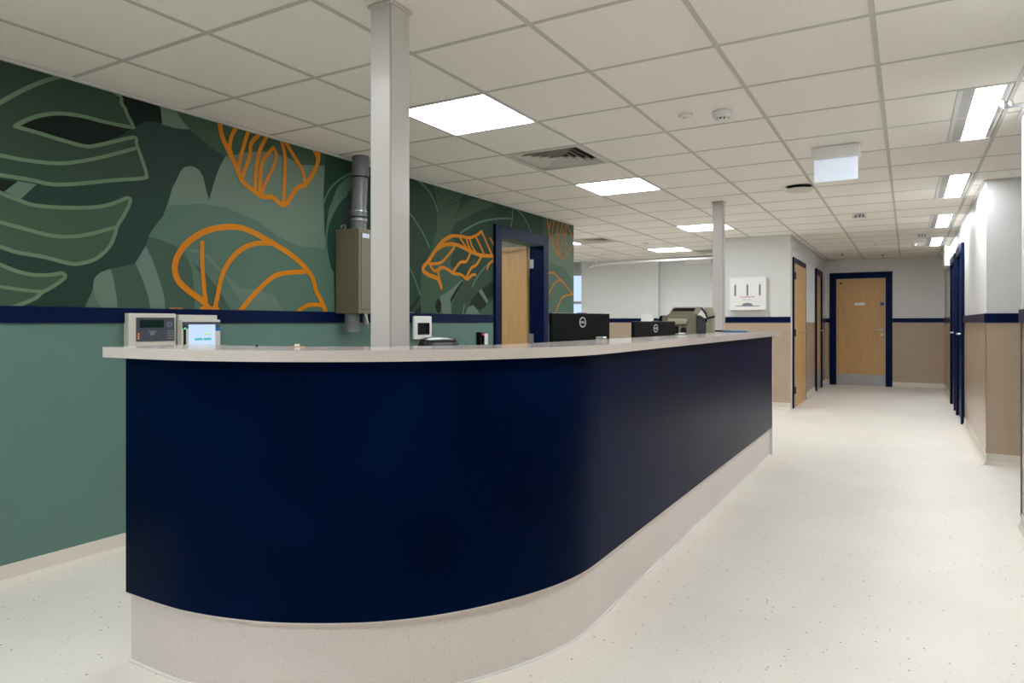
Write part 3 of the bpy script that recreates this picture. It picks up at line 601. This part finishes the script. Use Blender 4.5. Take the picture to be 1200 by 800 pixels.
def vent(x, y, label):
    t = thing('ceiling_vent', label, 'air vent', (x+.3, y+.3, 2.4), group='four way ceiling vents')
    B().box(-.29, .29, -.29, .29, .05, .055).obj('backing', 'hole', t)
    B().box(-.297, .297, -.297, -.26, -.002, .006).box(-.297, .297, .26, .297, -.002, .006).box(-.297, -.26, -.26, .26, -.002, .006).box(.26, .297, -.26, .26, -.002, .006).obj('frame', 'vent', t)
    for k in range(4):
        for q in range(5):
            r = .25-q*.048
            b = B(); v = [(-r, -r, .0), (r, -r, .0), (r-.034, -r+.034, .03), (-r+.034, -r+.034, .03)]
            vs = [b.bm.verts.new(p) for p in v]+[b.bm.verts.new((p[0], p[1], p[2]+.003)) for p in v]
            for f in ((0,1,2,3),(7,6,5,4),(0,4,5,1),(1,5,6,2),(2,6,7,3),(3,7,4,0)): b.bm.faces.new([vs[i] for i in f])
            o = b.obj('slat', 'vent', t); o.rotation_euler = (0, 0, k*math.pi/2)
vent(*VENTS[0], 'large four way slatted vent between the two near light panels')
vent(*VENTS[1], 'distant slatted vent past the end of the mural wall')
vent(*VENTS[2], 'distant slatted vent touching the farthest square light panel')

t = thing('smoke_detector', 'white domed smoke detector with slotted underside on ceiling tile', 'smoke detector', (-.92, 3.98, 2.4))
B().cyl((0, 0, 0), .056, -.012).obj('base', 'plastic', t, True); B().cyl((0, 0, -.012), .05, -.022, r2=.046).cyl((0, 0, -.046), .034, -.006, r2=.026).obj('body', 'plastic', t, True)
b = B()
for k in range(10):
    a = k*math.pi/5; b.box(.034*math.cos(a)-.005, .034*math.cos(a)+.005, .034*math.sin(a)-.005, .034*math.sin(a)+.005, -.046, -.034)
b.obj('vent_ribs', 'plastic', t); B().cyl((0, 0, -.034), .03, -.012).obj('sensor_core', 'dgrey', t)
t = thing('motion_sensor', 'small flat white disc sensor left of the smoke detector', 'sensor', (-1.113, 3.93, 2.4))
B().cyl((0, 0, 0), .042, -.012, r2=.036).obj('base', 'plastic', t, True); B().cyl((0, 0, -.012), .018, -.01, r2=.012).obj('lens', 'plastic', t, True)
t = thing('ceiling_speaker', 'cream disc hanging crooked below a dark round hole in the ceiling', 'ceiling speaker', (-.83, 6.5, 2.4))
B().cyl((0, 0, -.001), .105, .0015).obj('cut_out', 'hole', t); B().cyl((0, 0, -.02), .05, .019).obj('body', 'dgrey', t)
B().cyl((0, 0, -.040), .10, .014, r2=.122).obj('disc', 'plastic2', t, True)
t = thing('exit_sign', 'blank glowing hanging exit sign box below the corridor ceiling', 'exit sign', (-.425, 5.14, 2.4))
B().box(-.15, .15, -.035, .035, -.085, 0, .004).obj('housing', 'plastic', t); B().box(-.135, .135, -.008, .008, -.235, -.085, .002).obj('panel', 'sign', t)
def small(nm, lab, cat, x, y, kind):
    t = thing(nm, lab, cat, (x, y, 2.4))
    if kind == 0:
        B().cyl((0, 0, 0), .05, -.015).cyl((0, 0, -.015), .04, -.02, r2=.03).obj('body', 'plastic', t, True); B().cyl((0, 0, -.035), .014, -.004).obj('sensor', 'dgrey', t)
    elif kind == 1:
        B().box(-.07, .07, -.05, .05, -.05, 0, .006).obj('body', 'plastic', t)
        for k in (-1, 0, 1): B().box(k*.035-.01, k*.035+.01, -.054, -.0495, -.042, -.012).obj('slot', 'glyph', t)
    else:
        B().box(-.06, .06, -.04, .04, -.012, 0).box(-.06, -.045, -.04, .04, -.05, -.012).box(.045, .06, -.04, .04, -.05, -.012).obj('bracket', 'plastic', t); B().cyl((0, 0, -.012), .02, -.02).obj('lens', 'glyph', t)
small('wall_sensor', 'white slotted box on the corridor ceiling before the far door', 'sensor', -.46, 8.5, 1)
small('smoke_detector', 'small domed detector mid corridor, halfway to the far door', 'smoke detector', -.42, 11.7, 0)
small('emergency_light', 'small white fitting on the ceiling above the left of far door', 'emergency light', -.99, 13.2, 2)
small('emergency_light', 'small white fitting on the ceiling above the right of far door', 'emergency light', -.38, 13.7, 2)
small('wall_sensor', 'white slotted box left of the farthest corridor light', 'sensor', .17, 10.85, 1)
small('smoke_detector', 'low domed detector beside the farthest corridor light', 'smoke detector', .08, 12.1, 0)
small('smoke_detector', 'domed detector before the farthest square light panel', 'smoke detector', -3.45, 10.0, 0)
t = thing('downlight', 'small round downlight near the curved curtain rail', 'ceiling light', (-4.65, 11.2, 2.4))
B().ring((0, 0, -.004), .05, .07, .006).obj('rim', 'plastic', t, True); B().cyl((0, 0, 0), .05, .001).obj('lens', 'alu', t)
# curtain rail
rail = thing('curtain_rail', 'curved white cubicle curtain rail hung below the far ceiling', 'curtain rail', (-2.7, 11.6, 2.28))
B().tube([(0, 0, 0), (-1.0, .03, 0), (-1.6, .06, 0), (-2.1, .16, 0), (-2.45, .42, 0), (-2.75, .85, 0), (-2.85, 1.3, 0)], .02, 8).tube([(0, 0, 0), (.42, 0, 0)], .02, 8).obj('rail', 'plastic', rail, True)
B().cyl((-2.38, .35, 0), .012, .118, n=10).obj('drop_rod', 'plastic', rail, True)
tag(B().box(-3.55, -3.08, 12.52, 12.578, 2.27, 2.355, .004).obj('wall_unit', 'plastic'), 'low white box unit high on the far back wall', 'wall unit')
tag(B().box(-4.37, -4.13, 12.41, 12.433, 1.15, 1.36, .004).obj('wall_plate', 'plastic'), 'square off-white plate covering a gap in the far navy band', 'wall plate')
rod = thing('steel_rail', 'short chrome rod under the ceiling by the nearest corridor light', 'rail', (.575, 4.55, 2.37))
B().tube([(0, 0, 0), (-.125, 0, 0)], .011).obj('rod', 'chrome', rod, True); B().tube([(-.125, 0, 0), (-.125, 0, .03)], .014).cyl((-.09, 0, .0), .012, .028).obj('bracket', 'chrome', rod, True)

# ============================================================ COLUMNS
def column(x0, x1, y0, y1, lab, collar=True):
    t = thing('boxed_column', lab, 'column', ((x0+x1)/2, (y0+y1)/2, 0)); hx, hy = (x1-x0)/2, (y1-y0)/2
    B().box(-hx, hx, -hy, hy, 0, 2.4, .003).obj('casing', 'column', t)
    B().box(hx-.004, hx+.0015, -hy-.0015, -hy+.004, 0, 2.39).obj('corner_joint', 'coldark', t)
    B().box(-hx-.008, hx+.008, -hy-.008, hy+.008, 2.388, 2.399, .001).obj('collar', 'column', t)
    return t
column(-1.765, -1.667, 1.973, 2.086, 'tall white boxed column rising behind the curved desk front')
column(-1.685, -1.585, 6.9, 7.0, 'slim white boxed column behind the far end of the desk')

# ============================================================ RECEPTION DESK
PATH0 = [(-2.386, 1.40), (-2.25, 1.398), (-2.12, 1.401), (-2.035, 1.41), (-1.913, 1.435), (-1.775, 1.478), (-1.658, 1.532), (-1.548, 1.597), (-1.459, 1.66), (-1.359, 1.755),
         (-1.262, 1.88), (-1.18, 2.025), (-1.125, 2.15), (-1.085, 2.28), (-1.066, 2.40), (-1.062, 2.52)]
CURVE = catmull(PATH0, False, 4); STRAIGHT = [(-1.062, 2.52+k*.0001+0) for k in (0,)]
ENDY = 6.53
FULL = CURVE + [(-1.062, y) for y in (3.0, 3.77, 5.02, 6.0, ENDY)]
def offset(path, d):          # positive = outward (towards the viewer side)
    out = []
    for i, p in enumerate(path):
        a = path[max(0, i-1)]; c = path[min(len(path)-1, i+1)]
        tx, ty = c[0]-a[0], c[1]-a[1]; l = math.hypot(tx, ty)
        out.append((p[0]+ty/l*d, p[1]-tx/l*d))
    return out
def ribbon(path, d0, d1, z0, z1, name, m, parent=None, smooth=True, bev=0):
    o0, o1 = offset(path, d0), offset(path, d1); b = B(); n = len(path); R = []
    for i in range(n): R.append([b.bm.verts.new((*o1[i], z0)), b.bm.verts.new((*o1[i], z1)), b.bm.verts.new((*o0[i], z1)), b.bm.verts.new((*o0[i], z0))])
    for i in range(n-1):
        for k in range(4): b.bm.faces.new((R[i][k], R[i+1][k], R[i+1][(k+1) % 4], R[i][(k+1) % 4]))
    b.bm.faces.new(R[0]); b.bm.faces.new(R[-1][::-1])
    if bev:
        es = [e for e in b.bm.edges if e.calc_face_angle(0) > .9]
        bmesh.ops.bevel(b.bm, geom=es, offset=bev, segments=2, affect='EDGES')
    return b.obj(name, m, parent, smooth)
desk = thing('reception_desk', 'long curved navy reception desk on a pale speckled plinth', 'reception desk')
ribbon(CURVE, -.03, 0, .25, 1.076, 'front_panel', 'navy', desk)
for a, c in ((2.522, 3.77), (3.772, 5.02), (5.022, ENDY)): ribbon([(-1.062, a), (-1.062, (a+c)/2), (-1.062, c)], -.03, 0, .25, 1.076, 'front_panel', 'navy', desk)
ribbon([p for p in FULL if p[0] > -2.26], -.12, -.031, .25, 1.076, 'carcass', 'white', desk)
ribbon(FULL, -.045, -.02, 0, .244, 'plinth', 'plinth', desk)
ribbon(FULL, -.024, -.0005, .2445, .2495, 'panel_edge', 'plinth', desk)
ribbon(FULL, -.0195, -.011, 0, .006, 'plinth_bead', 'plastic', desk, label=None) if False else ribbon(FULL, -.0195, -.010, 0, .006, 'plinth_bead', 'plastic', desk)
B().box(-1.72, -1.062, ENDY+.001, ENDY+.02, 0.0, 1.076).obj('end_panel', 'white', desk)
TOPP = [(-2.45, 1.40)] + CURVE[1:] + [(-1.062, y) for y in (3.0, 4.0, 5.0, 6.0, 6.6)]
top = ribbon(TOPP, -.30, .045, 1.077, 1.113, 'reception_counter', 'stone', bev=.003)
tag(top, 'glossy speckled white quartz counter top following the curved desk', 'counter')
tag(B().box(-1.75, -1.365, 6.27, 6.6, 1.077, 1.1128, .003).obj('counter_return', 'stone'), 'short quartz return slab at the far end of the counter', 'counter')
sd = thing('staff_desk', 'low white work surface behind the counter under the monitors', 'desk', (-1.5, 4.6, 0))
B().box(-.33, .30, -1.75, 1.9, .715, .74, .002).obj('worktop', 'plastic', sd)
for y in (-1.6, 0, 1.7): B().box(-.3, .28, y, y+.025, 0, .715).obj('side_panel', 'white', sd)

# ============================================================ THINGS ON THE MURAL WALL
# fire alarm panel (local x = along wall (+Y), local y = into the room reversed)
def wallthing(name, lab, cat, y, z, x=XL): return thing(name, lab, cat, (x, y, z))
t = wallthing('alarm_panel', 'grey fire alarm control panel with keypad and dark display', 'alarm panel', 2.209, .90, XL+.003)
B().box(0, .045, -.135, .135, .14, .348, .006).obj('case', 'plastic2', t)
B().box(.0452, .049, -.088, .105, .1845, .312, .0015).obj('control_face', 'panelgrey', t)
B().box(.0492, .0505, -.072, .048, .258, .300).obj('display', 'lcd', t)
for k, (r, c) in enumerate([(r, c) for r in range(4) for c in range(3)]): B().box(.0492, .0515, .066+c*.012, .074+c*.012, .195+r*.013, .203+r*.013).obj('key', 'glyph', t)
B().ring((.0492, .0775, .275), .009, .014, .002, 0, 20).obj('dial', 'glyph', t)
B().cyl((.0492, -.01, .228), .012, .001, 0, 16).box(.0492, .0502, -.03, .012, .234, .240).obj('emblem', 'glyph', t)
for k in (0, 1, 2): B().box(.0492, .051, -.080, -.076, .198+k*.012, .203+k*.012).obj('indicator', 'amber', t)
for k in range(4): B().box(.0452, .0458, -.09+k*.005, .11, .158+k*.004, .160+k*.004).obj('slot', 'glyph', t)
for y_ in (-.115, .118): B().cyl((.045, y_, .235), .004, .001, 0, 12).obj('screw', 'steel', t)
for o in t.children:
    if not o.name.startswith(('case', 'slot', 'screw')): o.location.z = .0135; o.scale.y = 1.12; o.location.y = .004
t = wallthing('touch_panel', 'cream wall unit with lit touch screen right of alarm panel', 'touch screen', 2.482, .98, XL+.003)
B().box(0, .05, -.125, .118, .005, .262, .004).obj('back_box', 'plastic2', t)
B().box(.05, .07, -.125, .125, .02, .235, .004).obj('case', 'plastic2', t)
B().box(.0702, .0712, -.12, .122, .185, .222).obj('header_strip', 'panelgrey', t)
B().box(.0702, .0725, -.082, .088, .09, .208).obj('screen', 'screen', t)
B().box(.0702, .0722, -.112, -.098, .092, .200).obj('indicator_strip', 'black', t); B().cyl((.0722, -.105, .186), .006, .002, 0, 12).obj('indicator', 'greenled', t)
B().box(.0727, .0731, -.045, .005, .118, .13).box(.0727, .0731, .012, .06, .118, .13).obj('screen_bar', 'teal', t); B().box(.0727, .0731, .02, .06, .148, .156).obj('screen_bar', 'lime', t)
B().prism([(.09, .17), (.122, .17), (.122, .19), (.09, .19)], 0, .0713, .0716).obj('corner_mark', 'blue', t)
for k in range(5): B().box(.0702, .0707, -.04+k*.025, -.025+k*.025, .07, .076).obj('key_mark', 'glyph', t)
# pneumatic tube station
t = wallthing('tube_station', 'khaki metal tube delivery cabinet mounted on the leafy mural', 'wall cabinet', 3.80, 1.262, XL+.008)
B().box(0, .225, -.2, .2, 0, .6, .006).obj('cabinet', 'khaki', t)
B().box(.2255, .231, -.18, .18, .03, .57, .003).obj('front_door', 'khaki', t)
B().box(.03, .2, -.2035, -.2005, .03, .57, .001).obj('side_cover', 'khaki', t)
B().box(.2312, .2322, -.17, -.1, .535, .565).obj('maker_label', 'label', t)
B().tube([(.115, -.085, .6), (.115, -.08, .78), (.118, -.055, 1.2)], .056, 24).obj('pipe', 'pvc', t, True)
for z_, dy, hh in ((.655, -.083, .075), (.99, -.064, .146)): B().cyl((.115, dy, z_), .061, hh, n=28).obj('coupling', 'pvc', t, True)
for z_, dy in ((.69, -.083), (.982, -.065)): B().cyl((.115, dy, z_), .063, .009, n=28).obj('seal', 'black', t, True)
for z_ in (.672, .735): B().ring((.115, -.083, z_), .060, .0625, .006).obj('clamp_band', 'steel', t, True)
B().tube([(.03, -.17, .6), (.03, -.17, .63), (.05, -.15, .64), (.05, -.15, .6)], .006).obj('cable_loop', 'steel', t, True)
B().cyl((.095, -.13, -.13), .052, .13, n=24).obj('outlet', 'pvc', t, True)
B().box(.17, .19, -.10, -.07, -.08, 0).tube([(.19, -.09, -.02), (.2, -.08, -.07), (.18, -.06, -.1)], .006).obj('bracket', 'steel', t)
# framed display, card reader, switch
t = wallthing('wall_display', 'white rounded frame with a dark screen, right of the near column', 'wall display', 4.585, 1.058, XL+.017)
B().box(0, .026, -.122, .122, 0, .195, .012).obj('frame', 'plastic', t, True)
B().box(.0262, .028, -.078, .082, .038, .137, .003).obj('screen', 'black2', t); B().ring((0.0262, 0, 0), .0, .0001, .0001, 0, 3) if False else None
t = wallthing('card_reader', 'black card reader with red light beside the blue door frame', 'card reader', 5.50, .975, XL+.003)
B().box(0, .045, -.045, .035, 0, .13, .005).obj('body', 'black', t); B().box(.0452, .0468, -.02, .03, .012, .122, .001).obj('face', 'black2', t); B().cyl((.0468, .006, .108), .008, .002, 0, 12).obj('indicator', 'redled', t)
t = wallthing('wall_switch', 'small white switch touching the right side of the card reader', 'switch', 5.60, .985, XL+.003)
B().box(0, .014, -.045, .045, 0, .105, .003).obj('plate', 'plastic', t); B().box(.0142, .018, -.018, .018, .035, .07, .001).obj('rocker', 'plastic', t)

# ============================================================ THINGS BY THE DESK
t = thing('office_chair', 'black leather office chair, only its headrest above the counter', 'office chair', (-2.10, 2.70, 0), math.radians(-120))
for k in range(5):
    a = k*2*math.pi/5
    l = B().tube([(0, 0, .11), (.17*math.cos(a), .17*math.sin(a), .10), (.31*math.cos(a), .31*math.sin(a), .075)], [.03, .024, .018]).obj('leg', 'black', t, True)
    B().cyl((.31*math.cos(a)-.011, .31*math.sin(a), .03), .03, .022, 0, 16).obj('castor', 'black', l, True)
B().cyl((0, 0, .1), .028, .33).obj('gas_lift', 'steel', t, True)
def cushion(nm, x0, x1, y0, y1, z0, z1, bev, parent, m='leather'):
    o = B().box(x0, x1, y0, y1, z0, z1, bev).obj(nm, m, parent, True)
    md = o.modifiers.new('s', 'SUBSURF'); md.levels = md.render_levels = 2; return o
cushion('seat', -.26, .26, -.26, .25, .44, .53, .03, t)
bk = cushion('backrest', -.25, .25, .19, .28, .55, 1.02, .03, t); hd = cushion('headrest', -.105, .105,   .19, .30, .90, 1.135, .045, t)
B().tube([(0, .22, .43), (0, .31, .5), (0, .31, .62)], .025).obj('back_support', 'black', t, True)
for s in (-1, 1):
    ar = B().tube([(s*.28, .1, .46), (s*.31, .1, .52), (s*.31, .1, .68)], .02).box(s*.31-.03, s*.31+.03, -.12, .14, .68, .71, .01).obj('armrest', 'black', t, True)

def monitor(lab, cx, cy, ang, L, ztop):
    t = thing('computer_monitor', lab, 'monitor', (cx, cy, .741), ang, 'monitors behind the counter')
    h = ztop-.741
    # the back of the screen faces local +Y
    tilt = B().box(-L/2, L/2, -.02, .006, h-.335, h, .004).obj('screen_case', 'black', t)
    B().box(-L/2+.01, L/2-.01, -.0225, -.0205, h-.32, h-.015).obj('screen', 'black2', t)
    B().ring((0, .0062, h-.05), .0235, .0285, .0015, 1, 40).obj('emblem_ring', 'plastic', t)
    text('DELL', .019, 'plastic', t, (0, .0072, h-.05), (math.pi/2, 0, math.pi), 'emblem_lettering')
    B().box(-.035, .035, .0065, .045, .014, h-.2, .006).obj('stand_neck', 'black', t)
    B().box(-.12, .12, -.09, .12, 0, .014, .004).obj('stand_base', 'black', t)
    B().box(-.04, .04, .0, .005, h, h+.004).obj('camera_bump', 'glyph', t)
a = math.atan2(-(3.74-3.16), -(-1.5+1.627))
def mon_between(lab, pL, pR, ztop):
    cx, cy = (pL[0]+pR[0])/2, (pL[1]+pR[1])/2
    L = math.hypot(pR[0]-pL[0], pR[1]-pL[1])
    monitor(lab, cx, cy, math.atan2(-(pR[1]-pL[1]), -(pR[0]-pL[0])), L, ztop)
mon_between('larger black monitor back nearest the blue door frame, ring logo', (-1.62, 3.21), (-1.50, 3.71), 1.25)
mon_between('lower black monitor back in front of the taupe printer', (-1.62, 4.45), (-1.50, 5.0), 1.207)

# printer / fax machine behind the counter
pr = thing('printer', 'taupe desktop printer with raised hood and dark side cheek', 'printer', (-1.672, 5.96, .741), math.radians(14))
K = .0075
def PX(x): return (x-806)*K
def PZ(y): return 1.2-(y-377.5)*K-.741
B().box(PX(784), PX(817), -.16, .17, 0, PZ(368), .008).obj('body', 'printer', pr)
hood = [(PX(785), PZ(369)), (PX(816.5), PZ(369)), (PX(822), PZ(362)), (PX(821), PZ(360)), (PX(791), PZ(360)), (PX(789), PZ(362))]
B().prism(hood, 1, -.14, .15).obj('hood', 'printerl', pr)
B().prism([(PX(787.5), PZ(367)), (PX(813), PZ(367)), (PX(815), PZ(361.3)), (PX(791.5), PZ(361.3))], 1, -.146, -.1405).obj('feed_slot', 'hole', pr)
B().box(PX(788), PX(813.5), -.152, -.1465, PZ(367.4), PZ(364.8)).obj('slot_cover', 'printer', pr)
B().box(PX(784.5), PX(806), -.21, -.161, PZ(380), PZ(373.5), .012).obj('output_tray', 'printerl', pr, True)
B().box(PX(789.5), PX(796.5), -.164, -.1605, PZ(390), PZ(382)).obj('vent_panel', 'hole', pr)
B().cyl((PX(802), -.161, PZ(387)), .029, -.006, 1, 24).obj('fan_grille', 'hole', pr); B().ring((PX(802), -.168, PZ(387)), .027, .033, .007, 1, 24).obj('fan_rim', 'printer', pr)
for x_ in (788, 798): B().box(PX(x_)-.003, PX(x_)+.003, -.17, -.1605, PZ(393), PZ(381)).obj('rib', 'printerl', pr)
ch = [(PX(817.3), 0), (PX(826), 0), (PX(827), PZ(380)), (PX(825), PZ(373)), (PX(821), PZ(369.8)), (PX(817.3), PZ(369.5))]
B().prism(ch, 1, -.2, .12).obj('side_cheek', 'dgrey', pr)
rt = [(PX(827.3), 0), (PX(836.5), 0), (PX(836.5), PZ(368)), (PX(834), PZ(361)), (PX(829), PZ(360.5)), (PX(824), PZ(361)), (PX(828), PZ(372))]
B().prism(rt, 1, -.1, .17).obj('side_housing', 'printerl', pr)
B().tube([(PX(821.5), -.16, PZ(361)), (PX(826), -.17, PZ(367)), (PX(828), -.17, PZ(373)), (PX(836), -.12, PZ(371))], .008).obj('cable', 'black', pr, True)
lf = [(PX(775), PZ(377)), (PX(783.6), PZ(377)), (PX(783.6), PZ(369.5)), (PX(777), PZ(369.5))]
B().prism(lf, 1, -.14, .0).obj('left_arm', 'printer', pr); B().prism([(PX(772), PZ(377)), (PX(778), PZ(377)), (PX(778.5), PZ(370)), (PX(776), PZ(370))], 1, -.155, -.1405).obj('keypad_edge', 'black', pr)

# small things lying on the counter (top face z = 1.113)
ZT2 = 1.1135
tag(B().box(-.02, .02, -.025, .025, 0, .014, .003).obj('steel_clip', 'steel'), 'small silver block on the counter before the larger monitor', 'clip').location = (-1.335, 3.20, ZT2)
tag(B().box(-.02, .02, -.025, .025, 0, .014, .003).obj('steel_clip', 'steel'), 'small silver block on the counter before the lower monitor', 'clip').location = (-1.335, 4.62, ZT2)
f = tag(B().box(-.11, .11, -.15, .15, 0, .012, .002).obj('folder', 'folder'), 'blue folder lying on the far end of the counter', 'folder'); f.location = (-1.34, 6.3, ZT2); f.rotation_euler = (0, 0, .15)
f = tag(B().box(-.06, .06, -.06, .06, 0, .014, .003).obj('black_pouch', 'black'), 'flat black pouch left of the blue folder on counter', 'pouch'); f.location = (-1.50, 6.44, ZT2)
t = thing('hook_puck', 'tiny white cap on a brown strip on the near counter', 'cap', (-1.86, 1.70, ZT2))
B().box(-.03, .03, -.006, .006, 0, .002).obj('strip', 'wood', t); B().cyl((0, 0, .002), .009, .008, n=16).obj('cap', 'plastic', t, True)
tag(B().cyl((0, 0, 0), .004, .005, n=10).obj('black_stud', 'black'), 'tiny black stud on the counter left of white cap', 'stud').location = (-2.02, 1.66, ZT2)

# ============================================================ DISPENSER ON THE CORNER WALL
dy = 9.997
t = thing('glove_dispenser', 'white three slot glove and apron dispenser above the navy band', 'dispenser', (-1.935, dy, 1.37))
B().box(-.245, .245, -.11, 0, 0, .46, .01).obj('case', 'plastic', t)
B().box(-.243, .243, -.1125, -.1102, .118, .121).obj('seam', 'plastic2', t)
for x_ in (-.165, 0, .165):
    B().box(x_-.012, x_+.012, -.112, -.1102, .21, .345, .0005).cyl((x_, -.1102, .345), .012, -.0018, 1, 16).cyl((x_, -.1102, .21), .012, -.0018, 1, 16).obj('slot', 'glyph', t)
    B().box(x_-.008, x_+.008, -.1115, -.1102, .372, .376).obj('slot_mark', 'glyph', t)
arc = [(.075*math.cos(k*math.pi/10)-.002, .075*.52*math.sin(k*math.pi/10)) for k in range(11)]
B().prism([(p[0], p[1]+.062) for p in arc], 1, -.112, -.1102).box(-.16, .16, -.112, -.1102, .052, .062).obj('apron_slot', 'glyph', t)
text('DANICENTRE', .032, 'red', t, (0, -.1108, .182), (math.pi/2, 0, 0), 'lettering')
text('gloves  aprons', .022, 'glyph', t, (0, -.1108, .148), (math.pi/2, 0, 0), 'lettering')
tag(B().cyl((0, 0, 0), .012, .002, n=7).obj('floor_scrap', 'wood'), 'tiny brown scrap lying on the pale floor in front', 'scrap').location = (-.13, 2.20, .001)
